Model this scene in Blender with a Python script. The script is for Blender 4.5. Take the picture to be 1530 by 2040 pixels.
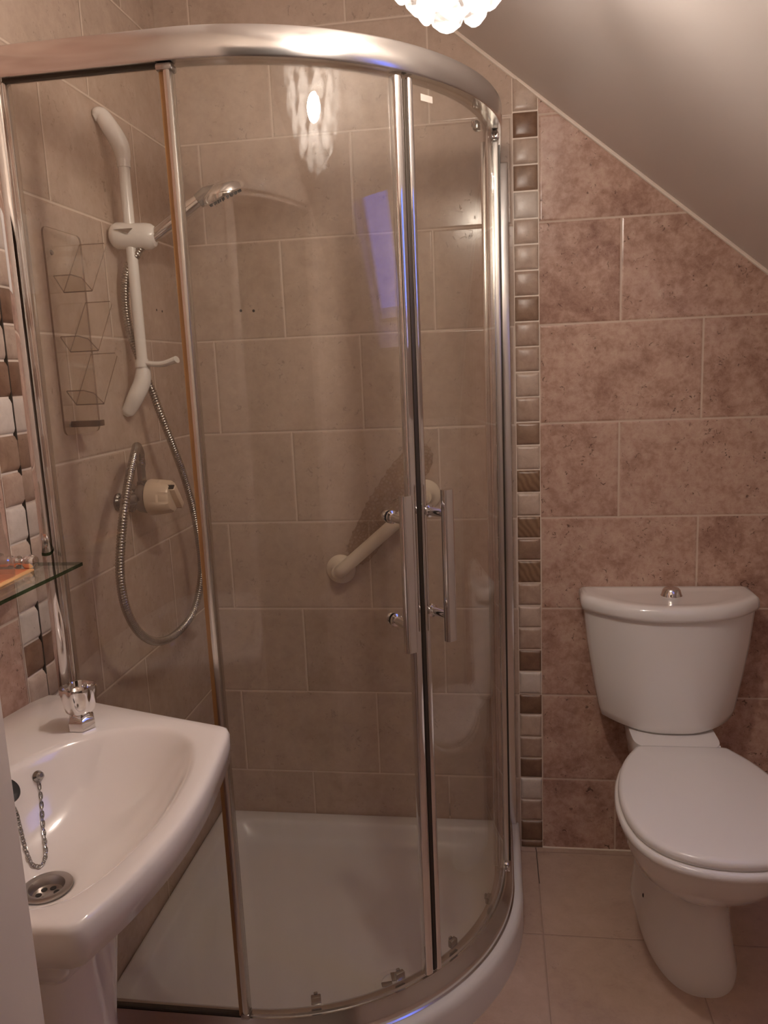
import bpy, bmesh, math, random
from mathutils import Vector, Matrix
from mathutils.bvhtree import BVHTree
random.seed(7)
SC = bpy.context.scene
COL = SC.collection
for o in list(bpy.data.objects):
    bpy.data.objects.remove(o)

# ---------------------------------------------------------------- camera, sky, exposure
CAM_POS = Vector((.8419, -2.0913, 1.3677))
YAW, PITCH, ROLL, FPX = -.1453, .1778, -.0428, 1566.6
LAMP_WATT = 560.0            # radiance of the glowing bulb
BULB_RGB = (1.0, .875, .77)
SKY_RGB = (.36, .50, 2.1)
EXPOSURE = 0.38
fw = Vector((math.sin(YAW)*math.cos(PITCH), math.cos(YAW)*math.cos(PITCH), -math.sin(PITCH)))
rt0 = Vector((math.cos(YAW), -math.sin(YAW), 0)); up0 = rt0.cross(fw)
CAM_R = math.cos(ROLL)*rt0 + math.sin(ROLL)*up0
CAM_U = -math.sin(ROLL)*rt0 + math.cos(ROLL)*up0
cd = bpy.data.cameras.new('camera'); cam = bpy.data.objects.new('camera', cd); COL.objects.link(cam)
m3 = Matrix((CAM_R, CAM_U, -fw)).transposed()
cam.matrix_world = Matrix.Translation(CAM_POS) @ m3.to_4x4()
cd.sensor_width = 36; cd.sensor_fit = 'AUTO'; cd.lens = FPX/2040*36; cd.clip_start = .02
SC.camera = cam
SC.view_settings.view_transform = 'Standard'; SC.view_settings.look = 'None'
SC.view_settings.gamma = 1; SC.view_settings.exposure = EXPOSURE
SC.view_settings.use_curve_mapping = False
SC.cycles.transparent_max_bounces = 40
SC.cycles.sample_clamp_indirect = 8
SC.cycles.diffuse_bounces = 8
SC.cycles.caustics_refractive = False
W = bpy.data.worlds.new('dusk_sky'); SC.world = W; W.use_nodes = True
W.node_tree.nodes['Background'].inputs[0].default_value = (*SKY_RGB, 1)
W.node_tree.nodes['Background'].inputs[1].default_value = 1

# ---------------------------------------------------------------- materials
def lin(r, g, b):
    f = lambda c: (c/255/12.92) if c <= 10 else ((c/255+.055)/1.055)**2.4
    return (f(r), f(g), f(b))
class NT:
    """tiny helper round a node tree"""
    def __init__(s, name):
        s.m = bpy.data.materials.new(name); s.m.use_nodes = True
        s.t = s.m.node_tree; s.t.nodes.clear()
        s.out = s.t.nodes.new('ShaderNodeOutputMaterial')
    def n(s, typ, ins=None, **kw):
        nd = s.t.nodes.new(typ)
        for k, v in kw.items(): setattr(nd, k, v)
        for k, v in (ins or {}).items(): s.put(nd.inputs[k], v)
        return nd
    def put(s, sock, v):
        if hasattr(v, 'is_output') or isinstance(v, bpy.types.NodeSocket): s.t.links.new(v, sock)
        elif isinstance(v, tuple) and len(v) == 3 and sock.type == 'RGBA': sock.default_value = (*v, 1)
        else: sock.default_value = v
    def math(s, op, a, b=0., c=0.):
        nd = s.n('ShaderNodeMath', operation=op)
        s.put(nd.inputs[0], a); s.put(nd.inputs[1], b); s.put(nd.inputs[2], c)
        return nd.outputs[0]
    def ramp(s, v, stops, interp='LINEAR'):
        nd = s.n('ShaderNodeValToRGB', {0: v}); cr = nd.color_ramp; cr.interpolation = interp
        while len(cr.elements) > 1: cr.elements.remove(cr.elements[-1])
        cr.elements[0].position = stops[0][0]; cr.elements[0].color = (*stops[0][1], 1)
        for p, c in stops[1:]:
            e = cr.elements.new(p); e.color = (*c, 1)
        return nd.outputs[0]
    def mix(s, f, a, b, typ='MIX'):
        nd = s.n('ShaderNodeMix', data_type='RGBA', blend_type=typ)
        s.put(nd.inputs[0], f); s.put(nd.inputs[6], a); s.put(nd.inputs[7], b)
        return nd.outputs[2]
    def noise(s, vec, scale, detail=4, rough=.55, dist=0.):
        return s.n('ShaderNodeTexNoise', {'Vector': vec, 'Scale': scale, 'Detail': detail, 'Roughness': rough, 'Distortion': dist}).outputs[0]
    def bsdf(s, **ins):
        nd = s.n('ShaderNodeBsdfPrincipled')
        for k, v in ins.items(): s.put(nd.inputs[k.replace('_', ' ')], v)
        return nd
    def done(s, sh):
        s.t.links.new(sh.outputs[0] if hasattr(sh, 'outputs') else sh, s.out.inputs[0]); return s.m
g3 = lambda v: (v, v, v)

def plain(name, rgb, rough=.4, metal=0., coat=0., bump=0., bscale=60, ior=1.5):
    t = NT(name); ins = dict(Base_Color=rgb, Roughness=rough, Metallic=metal, Coat_Weight=coat, IOR=ior)
    if bump:
        p = t.n('ShaderNodeTexCoord').outputs['Object']
        b = t.n('ShaderNodeBump', {'Strength': bump, 'Distance': .002, 'Height': t.noise(p, bscale, 3)})
        ins['Normal'] = b.outputs[0]
    return t.done(t.bsdf(**ins))

def tile_mat(name, ax, u0, v0, tw, th, half, stops, grout, pits=.5, rough=.22, contrast=1., grout_w=.0023, var=.25, nscale=9.):
    """glazed stone-look tiles: ax picks the two axes the grid runs along"""
    t = NT(name)
    pos = t.n('ShaderNodeTexCoord').outputs['Object']
    sx = t.n('ShaderNodeSeparateXYZ', {0: pos})
    u = sx.outputs[ax[0]]; v = sx.outputs[ax[1]]
    vr = t.math('DIVIDE', t.math('SUBTRACT', v, v0), th)
    row = t.math('FLOOR', vr)
    odd = t.math('FLOORED_MODULO', row, 2.)
    uu = t.math('SUBTRACT', t.math('SUBTRACT', u, u0), t.math('MULTIPLY', odd, half))
    ur = t.math('DIVIDE', uu, tw); col = t.math('FLOOR', ur)
    fu = t.math('FRACT', ur); fv = t.math('FRACT', vr)
    eu = t.math('MULTIPLY', t.math('MINIMUM', fu, t.math('SUBTRACT', 1., fu)), tw)
    ev = t.math('MULTIPLY', t.math('MINIMUM', fv, t.math('SUBTRACT', 1., fv)), th)
    e = t.math('MINIMUM', eu, ev)
    gm = t.n('ShaderNodeMapRange', {0: e, 1: grout_w*.75, 2: grout_w*1.25, 3: 1., 4: 0.}).outputs[0]
    idv = t.n('ShaderNodeCombineXYZ', {0: col, 1: row, 2: 3.7}).outputs[0]
    wn = t.n('ShaderNodeTexWhiteNoise', {'Vector': idv})
    off = t.n('ShaderNodeVectorMath', {0: wn.outputs['Color'], 1: (9., 9., 9.)}, operation='MULTIPLY').outputs[0]
    pv = t.n('ShaderNodeVectorMath', {0: pos, 1: off}, operation='ADD').outputs[0]
    n1 = t.noise(pv, nscale, 7, .62, .35)
    n2 = t.noise(pv, nscale*4.4, 7, .72, .3)
    f = t.math('ADD', t.math('MULTIPLY', n1, .5), t.math('MULTIPLY', n2, .5))
    f = t.math('ADD', t.math('MULTIPLY', t.math('SUBTRACT', f, .5), 2.1*contrast), .5)
    f = t.math('ADD', f, t.math('MULTIPLY', t.math('SUBTRACT', wn.outputs['Value'], .5), var))
    c = t.ramp(f, stops)
    # little fossil pits, clustered where the coarse noise is low
    p1 = t.noise(pv, 75., 3, .6, 1.2)
    cl = t.noise(pv, nscale*1.6, 3)
    pit = t.math('MULTIPLY', t.n('ShaderNodeMapRange', {0: p1, 1: .62, 2: .67}).outputs[0],
                 t.n('ShaderNodeMapRange', {0: cl, 1: .46, 2: .56}).outputs[0])
    dark = tuple(x*.38 for x in stops[0][1])
    c = t.mix(t.math('MULTIPLY', pit, pits), c, dark)
    gn = t.noise(pos, 30., 3)
    gcol = t.mix(gn, tuple(x*.82 for x in grout), grout)
    c = t.mix(gm, c, gcol)
    h = t.math('SUBTRACT', t.n('ShaderNodeMapRange', {0: e, 1: 0., 2: grout_w*3.2}, interpolation_type='SMOOTHSTEP').outputs[0],
               t.math('MULTIPLY', pit, .25))
    h = t.math('ADD', h, t.math('MULTIPLY', t.noise(pv, 14., 2), .22))
    b = t.n('ShaderNodeBump', {'Strength': .55, 'Distance': .0022, 'Height': h})
    r = t.math('ADD', t.math('MULTIPLY', gm, .5), t.math('ADD', rough, t.math('MULTIPLY', t.math('SUBTRACT', n2, .5), .12)))
    return t.done(t.bsdf(Base_Color=c, Roughness=r, Normal=b.outputs[0], Specular_IOR_Level=.45))

ROWZ = .2144
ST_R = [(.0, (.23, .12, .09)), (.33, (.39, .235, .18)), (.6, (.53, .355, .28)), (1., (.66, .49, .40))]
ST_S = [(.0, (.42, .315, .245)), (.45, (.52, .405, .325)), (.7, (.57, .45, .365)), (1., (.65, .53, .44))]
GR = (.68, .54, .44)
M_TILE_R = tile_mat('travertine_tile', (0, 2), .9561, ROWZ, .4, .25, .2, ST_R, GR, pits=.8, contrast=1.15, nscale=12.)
M_TILE_S = tile_mat('shower_tile', (0, 2), .0915, ROWZ, .4, .25, .2, ST_S, (.74, .62, .52), pits=.35, contrast=.95, grout_w=.0019, rough=.17)
M_TILE_L = tile_mat('shower_side_tile', (1, 2), -.595, ROWZ, .4, .25, .2, ST_S, (.74, .62, .52), pits=.35, contrast=.95, grout_w=.0019, rough=.17)
M_TILE_LR = tile_mat('travertine_side_tile', (1, 2), -.858, ROWZ, .4, .25, .2, ST_R, GR, pits=.75)
ST_F = [(.0, (.36, .255, .20)), (.4, (.49, .36, .285)), (.7, (.56, .42, .34)), (1., (.64, .50, .41))]
M_FLOOR = tile_mat('floor_tile', (0, 1), .936, -.357, .3345, .3345, 0., ST_F, (.42, .31, .25), pits=.2, contrast=.85, rough=.4, nscale=6, grout_w=.0014)
M_PAINT = plain('ceiling_paint', (.68, .625, .585), .42, bump=.06, bscale=40)
M_HALL = plain('hall_paint', (.68, .60, .53), .7)
M_CAULK = plain('caulk', (.80, .70, .60), .4)
M_WHITEGLOSS = plain('white_gloss_paint', (.78, .69, .62), .35, bump=.1, bscale=25)
M_CERAMIC = plain('white_ceramic', (.87, .85, .83), .11, coat=.4, ior=1.55)
M_CERAMIC_B = plain('ivory_ceramic', (.84, .785, .745), .10, coat=.4, ior=1.55)
M_TRAY = plain('white_acrylic_tray', (.76, .735, .705), .3, coat=.15)
M_SEAT = plain('white_seat_plastic', (.84, .82, .80), .2)
M_WPLAST = plain('white_plastic', (.80, .77, .73), .24)
M_CREAM = plain('cream_plastic', (.70, .56, .42), .32)
M_CREAM_B = plain('ivory_bar_plastic', (.76, .66, .53), .3)
M_CHROME = plain('chrome', (.82, .80, .79), .06, 1.)
M_CHROME_D = plain('worn_chrome', (.42, .40, .38), .24, 1.)
M_HOSE = plain('hose_metal', (.46, .43, .39), .22, 1.)
M_STEEL = plain('brushed_steel', (.50, .46, .43), .3, 1.)
M_ALU = plain('polished_aluminium', (.74, .725, .71), .2, 1.)
M_ALU_M = plain('mirror_aluminium', (.80, .77, .75), .045, 1.)
M_ALU_F = plain('silver_post_aluminium', (.66, .63, .59), .25, 1.)
M_SEAL = plain('yellowed_seal', (.42, .24, .10), .3)
M_DARK = plain('dark_gasket', (.035, .024, .015), .5)
M_BLACK = plain('black_rubber', (.012, .011, .011), .42)
M_HOLE = plain('dark_hole', (.02, .015, .012), .7)
M_PAPER = plain('white_paper', (.84, .82, .80), .6)
M_STICK = plain('white_sticker', (.5, .45, .40), .5)
def soap_mat():
    t = NT('orange_card'); p = t.n('ShaderNodeTexCoord').outputs['Object']
    s = t.n('ShaderNodeSeparateXYZ', {0: p})
    f = t.math('GREATER_THAN', s.outputs[0], .0145)
    w = t.noise(p, 90., 3)
    c = t.mix(f, t.mix(w, (.62, .16, .06), (.78, .30, .14)), (.86, .50, .22))
    return t.done(t.bsdf(Base_Color=c, Roughness=.45))
M_CARD = soap_mat()
def glass_mat(name, tint, haze=.02, streak=True, rough=0., ior=1.5, hcol=(.75, .68, .6)):
    t = NT(name)
    bf = t.n('ShaderNodeNewGeometry').outputs['Backfacing']
    i = t.math('SUBTRACT', ior, t.math('MULTIPLY', bf, ior-1/ior))
    fr = t.n('ShaderNodeFresnel', {'IOR': i}).outputs[0]
    tr = t.n('ShaderNodeBsdfTransparent', {'Color': tint}).outputs[0]
    gl = t.n('ShaderNodeBsdfGlossy', {'Color': (1., 1., 1.), 'Roughness': rough}).outputs[0]
    sh = t.n('ShaderNodeMixShader', {0: fr, 1: tr, 2: gl}).outputs[0]
    if haze:
        df = t.n('ShaderNodeBsdfDiffuse', {'Color': hcol}).outputs[0]
        h = haze
        if streak:
            p = t.n('ShaderNodeTexCoord').outputs['Object']
            mp = t.n('ShaderNodeMapping', {'Vector': p, 'Scale': (9., 9., .5)}).outputs[0]
            h = t.math('MULTIPLY', t.n('ShaderNodeMapRange', {0: t.noise(mp, 2., 5, .6), 1: .3, 2: .75}).outputs[0], haze*2)
        sh = t.n('ShaderNodeMixShader', {0: h, 1: sh, 2: df}).outputs[0]
    return t.done(sh)
M_GLASS = glass_mat('shower_glass', (.972, .97, .952), .014)
M_SHELFGLASS = glass_mat('shelf_glass', (.92, .95, .93), .01, False)
M_GLASSEDGE = glass_mat('green_glass_edge', (.10, .17, .09), .10, False, .05, hcol=(.10, .16, .07))
M_CLEAR = glass_mat('clear_acrylic', (.972, .962, .945), .012, False, .04)
M_CLEAREDGE = glass_mat('acrylic_edge', (.40, .31, .25), .05, False, .1)
M_BOTTLE = glass_mat('clear_bottle', (.86, .84, .82), .09, False, .03)
M_WINGLASS = glass_mat('window_glass', (.97, .97, .98), 0, False)
def mat_sheet():
    t = NT('clear_bumpy_vinyl'); p = t.n('ShaderNodeTexCoord').outputs['Object']
    b = t.n('ShaderNodeBump', {'Strength': 1., 'Distance': .006, 'Height': t.n('ShaderNodeTexVoronoi', {'Vector': p, 'Scale': 95.}).outputs[0]}).outputs[0]
    cell = t.n('ShaderNodeTexVoronoi', {'Vector': p, 'Scale': 95.}, feature='DISTANCE_TO_EDGE').outputs[0]
    tr = t.n('ShaderNodeBsdfTransparent', {'Color': t.mix(t.n('ShaderNodeMapRange', {0: cell, 1: .02, 2: .30}).outputs[0], (.89, .84, .79), (.97, .955, .94))}).outputs[0]
    gl = t.n('ShaderNodeBsdfGlossy', {'Color': (1., 1., 1.), 'Roughness': .12, 'Normal': b}).outputs[0]
    fr = t.n('ShaderNodeFresnel', {'IOR': 1.33, 'Normal': b}).outputs[0]
    return t.done(t.n('ShaderNodeMixShader', {0: t.math('MINIMUM', fr, .3), 1: tr, 2: gl}).outputs[0])
M_SHEET = mat_sheet()
def drop_mat():
    t = NT('acrylic_crystal')
    bf = t.n('ShaderNodeNewGeometry').outputs['Backfacing']
    fr = t.n('ShaderNodeFresnel', {'IOR': t.math('SUBTRACT', 1.5, t.math('MULTIPLY', bf, 1.5-1/1.5))}).outputs[0]
    tr = t.n('ShaderNodeBsdfTransparent', {'Color': (.975, .97, .965)}).outputs[0]
    gl = t.n('ShaderNodeBsdfGlossy', {'Color': (1., 1., 1.), 'Roughness': .16}).outputs[0]
    tl = t.n('ShaderNodeBsdfTranslucent', {'Color': (.95, .95, .95)}).outputs[0]
    a = t.n('ShaderNodeMixShader', {0: fr, 1: tr, 2: gl}).outputs[0]
    rf = t.n('ShaderNodeBsdfRefraction', {'Color': (1., 1., 1.), 'Roughness': 0., 'IOR': 1.46}).outputs[0]
    a = t.n('ShaderNodeMixShader', {0: .24, 1: a, 2: rf}).outputs[0]
    return t.done(t.n('ShaderNodeMixShader', {0: .11, 1: a, 2: tl}).outputs[0])
M_DROP = drop_mat()
def bulb_mat():
    t = NT('glowing_bulb')
    return t.done(t.n('ShaderNodeEmission', {'Color': BULB_RGB, 'Strength': LAMP_WATT}))
M_BULB = bulb_mat()
def mosaic(name, a, b, stripes=False):
    t = NT(name); p = t.n('ShaderNodeTexCoord').outputs['Object']
    if stripes:
        mp = t.n('ShaderNodeMapping', {'Vector': p, 'Rotation': (0., .6, 0.)}).outputs[0]
        f = t.n('ShaderNodeTexWave', {'Vector': mp, 'Scale': 21., 'Distortion': 6., 'Detail': 4.}).outputs['Fac']
    else: f = t.ramp(t.noise(p, 38., 6, .65, .4), [(.3, g3(0.)), (.7, g3(1.))])
    c = t.mix(f, a, b)
    pit = t.n('ShaderNodeMapRange', {0: t.noise(p, 120., 2, .6, 1.), 1: .68, 2: .76}).outputs[0]
    c = t.mix(t.math('MULTIPLY', pit, .5), c, tuple(x*.4 for x in a))
    bb = t.n('ShaderNodeBump', {'Strength': .25, 'Distance': .001, 'Height': t.noise(p, 90., 4)})
    return t.done(t.bsdf(Base_Color=c, Roughness=.33, Normal=bb.outputs[0]))
M_MOS = {'w': mosaic('mosaic_white', (.58, .50, .43), (.70, .62, .55)), 'l': mosaic('mosaic_cream', (.44, .33, .26), (.60, .48, .39)),
         't': mosaic('mosaic_tan', (.36, .245, .185), (.50, .375, .295)), 'm': mosaic('mosaic_brown', (.24, .15, .10), (.36, .24, .17)),
         'd': mosaic('mosaic_dark', (.17, .092, .056), (.26, .155, .10)), 's': mosaic('mosaic_grained', (.20, .115, .065), (.29, .18, .11), True)}

# ---------------------------------------------------------------- mesh helpers
class MB:
    def __init__(s): s.v = []; s.f = []; s.mi = []
    def add(s, vs, fs, mi=0):
        o = len(s.v); s.v += [tuple(x) for x in vs]
        for f in fs: s.f.append([i+o for i in f]); s.mi.append(mi)
        return s
    def grid(s, rings, closed=True, cap0=False, cap1=False, mi=0, wrap=False):
        """rings of equal length joined into a skin"""
        n = len(rings[0]); vs = [p for r in rings for p in r]; fs = []
        R = len(rings)
        for i in range(R if wrap else R-1):
            j = (i+1) % R
            for k in range(n if closed else n-1):
                k2 = (k+1) % n
                fs.append([i*n+k, i*n+k2, j*n+k2, j*n+k])
        if cap0: fs.append(list(range(n))[::-1])
        if cap1: fs.append([(R-1)*n+k for k in range(n)])
        return s.add(vs, fs, mi)
    def box(s, lo, hi, bev=0., mi=0, M=None):
        b = bmesh.new(); bmesh.ops.create_cube(b, size=1)
        for v in b.verts:
            v.co = Vector([(lo[i]+hi[i])/2 + v.co[i]*(hi[i]-lo[i]) for i in range(3)])
        if bev: bmesh.ops.bevel(b, geom=b.edges[:], offset=bev, segments=2, profile=.5, affect='EDGES')
        if M: bmesh.ops.transform(b, matrix=M, verts=b.verts[:])
        b.verts.index_update()
        s.add([v.co[:] for v in b.verts], [[v.index for v in f.verts] for f in b.faces], mi); b.free(); return s
    def tube(s, pts, r, seg=16, cap=True, mi=0, rfun=None, sq=1.):
        pts = [Vector(p) for p in pts]; n = len(pts); T = []
        for i in range(n):
            a = pts[max(0, i-1)]; b = pts[min(n-1, i+1)]; T.append((b-a).normalized())
        ref = Vector((0, 0, 1)) if abs(T[0].z) < .9 else Vector((1, 0, 0))
        N = (ref - T[0]*ref.dot(T[0])).normalized(); rings = []
        for i in range(n):
            N = (N - T[i]*N.dot(T[i])).normalized(); B = T[i].cross(N)
            rr = rfun(i/(n-1)) if rfun else (r[i] if isinstance(r, (list, tuple)) else r)
            rings.append([pts[i] + N*math.cos(2*math.pi*k/seg)*rr + B*math.sin(2*math.pi*k/seg)*rr*sq for k in range(seg)])
        return s.grid(rings, True, cap, cap, mi)
    def lathe(s, prof, org, axis, seg=32, mi=0, cap0=True, cap1=True, lobes=None):
        """prof: (distance along axis, radius)"""
        org = Vector(org); A = Vector(axis).normalized()
        ref = Vector((0, 0, 1)) if abs(A.z) < .9 else Vector((1, 0, 0))
        N = (ref-A*ref.dot(A)).normalized(); B = A.cross(N); rings = []
        for h, r in prof:
            ring = []
            for k in range(seg):
                a = 2*math.pi*k/seg; q = r*(lobes(a, h) if lobes else 1)
                ring.append(org + A*h + N*math.cos(a)*q + B*math.sin(a)*q)
            rings.append(ring)
        return s.grid(rings, True, cap0, cap1, mi)
    def prism(s, poly, z0, z1, mi=0, plane='xy'):
        n = len(poly)
        P = (lambda a, b, c: (a, b, c)) if plane == 'xy' else ((lambda a, b, c: (a, c, b)) if plane == 'xz' else (lambda a, b, c: (c, a, b)))
        vs = [P(a, b, z0) for a, b in poly]+[P(a, b, z1) for a, b in poly]
        fs = [list(range(n))[::-1], [n+i for i in range(n)]]+[[i, (i+1) % n, n+(i+1) % n, n+i] for i in range(n)]
        return s.add(vs, fs, mi)
    def ball(s, c, r, mi=0, u=20, v=12):
        rings = []
        for i in range(1, v):
            a = math.pi*i/v
            rings.append([(c[0]+r*math.sin(a)*math.cos(2*math.pi*k/u), c[1]+r*math.sin(a)*math.sin(2*math.pi*k/u), c[2]+r*math.cos(a)) for k in range(u)])
        return s.grid(rings, True, True, True, mi)
    def build(s, name, mats, parent=None, smooth=35., kind=None, label=None):
        me = bpy.data.meshes.new(name); me.from_pydata(s.v, [], s.f)
        if not isinstance(mats, (list, tuple)): mats = [mats]
        for m in mats: me.materials.append(m)
        me.polygons.foreach_set('material_index', s.mi)
        b = bmesh.new(); b.from_mesh(me); bmesh.ops.recalc_face_normals(b, faces=b.faces[:]); b.to_mesh(me); b.free()
        if smooth:
            me.polygons.foreach_set('use_smooth', [True]*len(me.polygons)); me.set_sharp_from_angle(angle=math.radians(smooth))
        me.update()
        o = bpy.data.objects.new(name, me); COL.objects.link(o)
        if parent: o.parent = parent; o.matrix_parent_inverse = Matrix.Identity(4); o.location = -world_loc(parent)
        if kind: o['kind'] = kind
        if label: o['label'] = label
        return o
def world_loc(o):
    l = Vector(o.location)
    while o.parent: o = o.parent; l += Vector(o.location)
    return l
def thing(name, label, cat, loc, group=None):
    o = bpy.data.objects.new(name, None); COL.objects.link(o); o.location = loc; o.empty_display_size = .05
    o['label'] = label; o['category'] = cat
    if group: o['group'] = group
    return o
def tag(o, label, cat, group=None):
    o['label'] = label; o['category'] = cat
    if group: o['group'] = group
    return o
def spline(pts, per=10):
    """Catmull-Rom through pts"""
    P = [Vector(p) for p in pts]; P = [P[0]*2-P[1]]+P+[P[-1]*2-P[-2]]; out = []
    for i in range(1, len(P)-2):
        for k in range(per):
            t = k/per; a, b, c, d = P[i-1:i+3]
            out.append(.5*((2*b)+(c-a)*t+(2*a-5*b+4*c-d)*t*t+(3*b-a-3*c+d)*t**3))
    out.append(P[-2]); return out
def resample(pts, step):
    out = [pts[0]]; acc = 0.
    for a, b in zip(pts, pts[1:]):
        L = (b-a).length; d = step-acc
        while d <= L: out.append(a+(b-a)*(d/L)); d += step
        acc = (acc+L) % step
    return out

# ---------------------------------------------------------------- the setting
BX, BZ = .359, 2.50                        # where the sloping ceiling leaves the flat one
SLOPE = .8172
def zs(x): return min(BZ, 2.174-SLOPE*(x-.758))
XR, YF = 1.95, -1.60                        # right-hand wall, wall with the doorway
XL = 0.
mb = MB()
mb.add([(0, 0, 0), (.925, 0, 0), (.925, 0, zs(.925)), (BX, 0, BZ), (0, 0, BZ)], [[0, 1, 2, 3, 4]], 0)
mb.add([(.925, 0, 0), (XR, 0, 0), (XR, 0, zs(XR)), (.925, 0, zs(.925))], [[0, 1, 2, 3]], 1)
mb.prism([(-.1, 0), (XR+.1, 0), (XR+.1, zs(XR+.1)), (BX, BZ+.001), (-.1, BZ+.001)], .001, .1, 2, 'xz')
wall_back = mb.build('wall_back', [M_TILE_S, M_TILE_R, M_HALL], kind='structure', smooth=0)
for i, (x, z) in enumerate(((.173, 1.541), (.208, 1.539))):
    MB().lathe([(-.004, .0036), (.0006, .0036)], (x, 0, z), (0, -1, 0), 14).build('screw_hole', M_HOLE, wall_back, label='small dark drilled hole in the tile')
mb = MB()
mb.add([(0, 0, 0), (0, -.83, 0), (0, -.83, BZ), (0, 0, BZ)], [[0, 1, 2, 3]], 0)
mb.add([(0, -.83, 0), (0, YF, 0), (0, YF, BZ), (0, -.83, BZ)], [[0, 1, 2, 3]], 1)
mb.box((-.1, YF-.1, 0), (-.001, 0, BZ), mi=2)
wall_left = mb.build('wall_left', [M_TILE_L, M_TILE_LR, M_HALL], kind='structure', smooth=0)
for y, z in ((-.146, 1.542), (-.112, 1.541)):
    MB().lathe([(-.004, .003), (.0006, .003)], (0, y, z), (1, 0, 0), 12).build('screw_hole', M_HOLE, wall_left)
floor = MB().box((-.3, -3.1, -.1), (XR+.3, 0, 0)).build('floor', M_FLOOR, kind='structure', smooth=0)
mb = MB(); P = [(.9352, -.004), (.9368, -.03), (.9355, -.045), (.937, -.08), (.9362, -.12), (.9375, -.165)]
mb.grid([[(x-.0009, y, .0004), (x+.0009, y, .0004)] for x, y in P], False); mb.build('grout_crack', M_HOLE, floor, smooth=0)
MB().add([(.6905, -.0006, .088), (.6925, -.0006, .088), (.6922, -.0006, .128), (.6912, -.0006, .128)], [[0, 1, 2, 3]]).build('grout_crack', M_HOLE, wall_back, smooth=0)
MB().box((XR, YF-.1, 0), (XR+.1, 0, zs(XR)+.1)).build('wall_right', M_PAINT, kind='structure', smooth=0)
MB().box((-.1, YF-.1, BZ), (BX, .1, BZ+.08)).build('ceiling', M_PAINT, kind='structure', smooth=0)
# sloping ceiling with the roof-window opening; s runs down the slope
SD = Vector((1, 0, -SLOPE)).normalized(); SN = Vector((SLOPE, 0, 1)).normalized(); S0 = Vector((BX, 0, BZ))
def sp(s, y, n=0.): return S0 + SD*s + Vector((0, y, 0)) + SN*n
SL = (XR+.1-BX)/SD.x
wx0, wx1 = (1.222-BX)/SD.x, (1.66-BX)/SD.x; wy0, wy1 = -1.15, -.855
mb = MB()
ss = [0, wx0, wx1, SL]; ys = [YF-.1, wy0, wy1, .1]
for i in range(3):
    for j in range(3):
        if i == 1 and j == 1: continue
        c = [sp(ss[i+a], ys[j+b], n) for n in (0, .16) for a, b in ((0, 0), (1, 0), (1, 1), (0, 1))]
        mb.add(c, [[0, 1, 2, 3], [4, 5, 6, 7]], 0)
q = [(ss[1], ys[1]), (ss[2], ys[1]), (ss[2], ys[2]), (ss[1], ys[2])]
for k in range(4):
    a, b = q[k], q[(k+1) % 4]
    mb.add([sp(*a), sp(*b), sp(*b, .16), sp(*a, .16)], [[0, 1, 2, 3]], 0)
q = [(ss[0], ys[0]), (ss[3], ys[0]), (ss[3], ys[3]), (ss[0], ys[3])]
for k in range(4):
    a, b = q[k], q[(k+1) % 4]
    mb.add([sp(*a), sp(*b), sp(*b, .16), sp(*a, .16)], [[0, 1, 2, 3]], 0)
mb.build('ceiling_slope', M_PAINT, kind='structure', smooth=0)
mb = MB()
fwid = .016
for a0, a1, b0, b1 in ((wx0, wx1, wy0, wy0+fwid), (wx0, wx1, wy1-fwid, wy1), (wx0, wx0+fwid, wy0, wy1), (wx1-fwid, wx1, wy0, wy1)):
    c = [sp(a, b, n) for n in (.105, .15) for a, b in ((a0, b0), (a1, b0), (a1, b1), (a0, b1))]
    mb.add(c, [[0, 3, 2, 1], [4, 5, 6, 7], [0, 1, 5, 4], [1, 2, 6, 5], [2, 3, 7, 6], [3, 0, 4, 7]])
win = mb.build('window_1', M_WHITEGLOSS, kind='structure', smooth=0)
c = [sp(a, b, n) for n in (.125, .13) for a, b in ((wx0, wy0), (wx1, wy0), (wx1, wy1), (wx0, wy1))]
MB().add(c, [[0, 3, 2, 1], [4, 5, 6, 7], [0, 1, 5, 4], [1, 2, 6, 5], [2, 3, 7, 6], [3, 0, 4, 7]]).build('window_pane', M_WINGLASS, win, smooth=0)
# wall with the doorway the photograph was taken from, and the landing beyond it
DX0, DX1, DZ = .46, 1.16, 1.84
mb = MB()
mb.prism([(0, 0), (DX0, 0), (DX0, DZ), (DX1, DZ), (DX1, 0), (XR, 0), (XR, zs(XR)), (BX, BZ), (0, BZ)], YF-.1, YF, 0, 'xz')
mb.build('wall_front', M_HALL, kind='structure', smooth=0)
mb = MB()
mb.box((DX0-.055, YF, 0), (DX0, YF+.018, DZ+.055), .004); mb.box((DX1, YF, 0), (DX1+.055, YF+.018, DZ), .004)
mb.box((DX0, YF, DZ), (DX1, YF+.018, DZ+.055), .004)
mb.box((DX0, YF-.1, 0), (DX0+.012, YF+.018, DZ), .002); mb.box((DX1-.012, YF-.1, 0), (DX1, YF+.018, DZ), .002); mb.box((DX0, YF-.1, DZ-.012), (DX1, YF, DZ), .002)
mb.build('door_1', M_WHITEGLOSS, kind='structure')
mb = MB(); mb.box((-.3, -3.1, 0), (-.2, YF-.1, 2.6)); mb.box((XR+.2, -3.1, 0), (XR+.3, YF-.1, 2.6)); mb.box((-.3, -3.2, 0), (XR+.3, -3.1, 2.6))
mb.box((-.2, YF-.11, 0), (-.1, YF-.1, 2.6)); mb.box((XR+.1, YF-.11, 0), (XR+.2, YF-.1, 2.6)); mb.prism([(-.2, BZ-.02), (BX, BZ-.02), (XR+.1, zs(XR+.1)-.1), (XR+.2, 2.6), (-.2, 2.6)], YF-.115, YF-.1, 0, 'xz')
mb.build('wall_landing', M_HALL, kind='structure', smooth=0)
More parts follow.
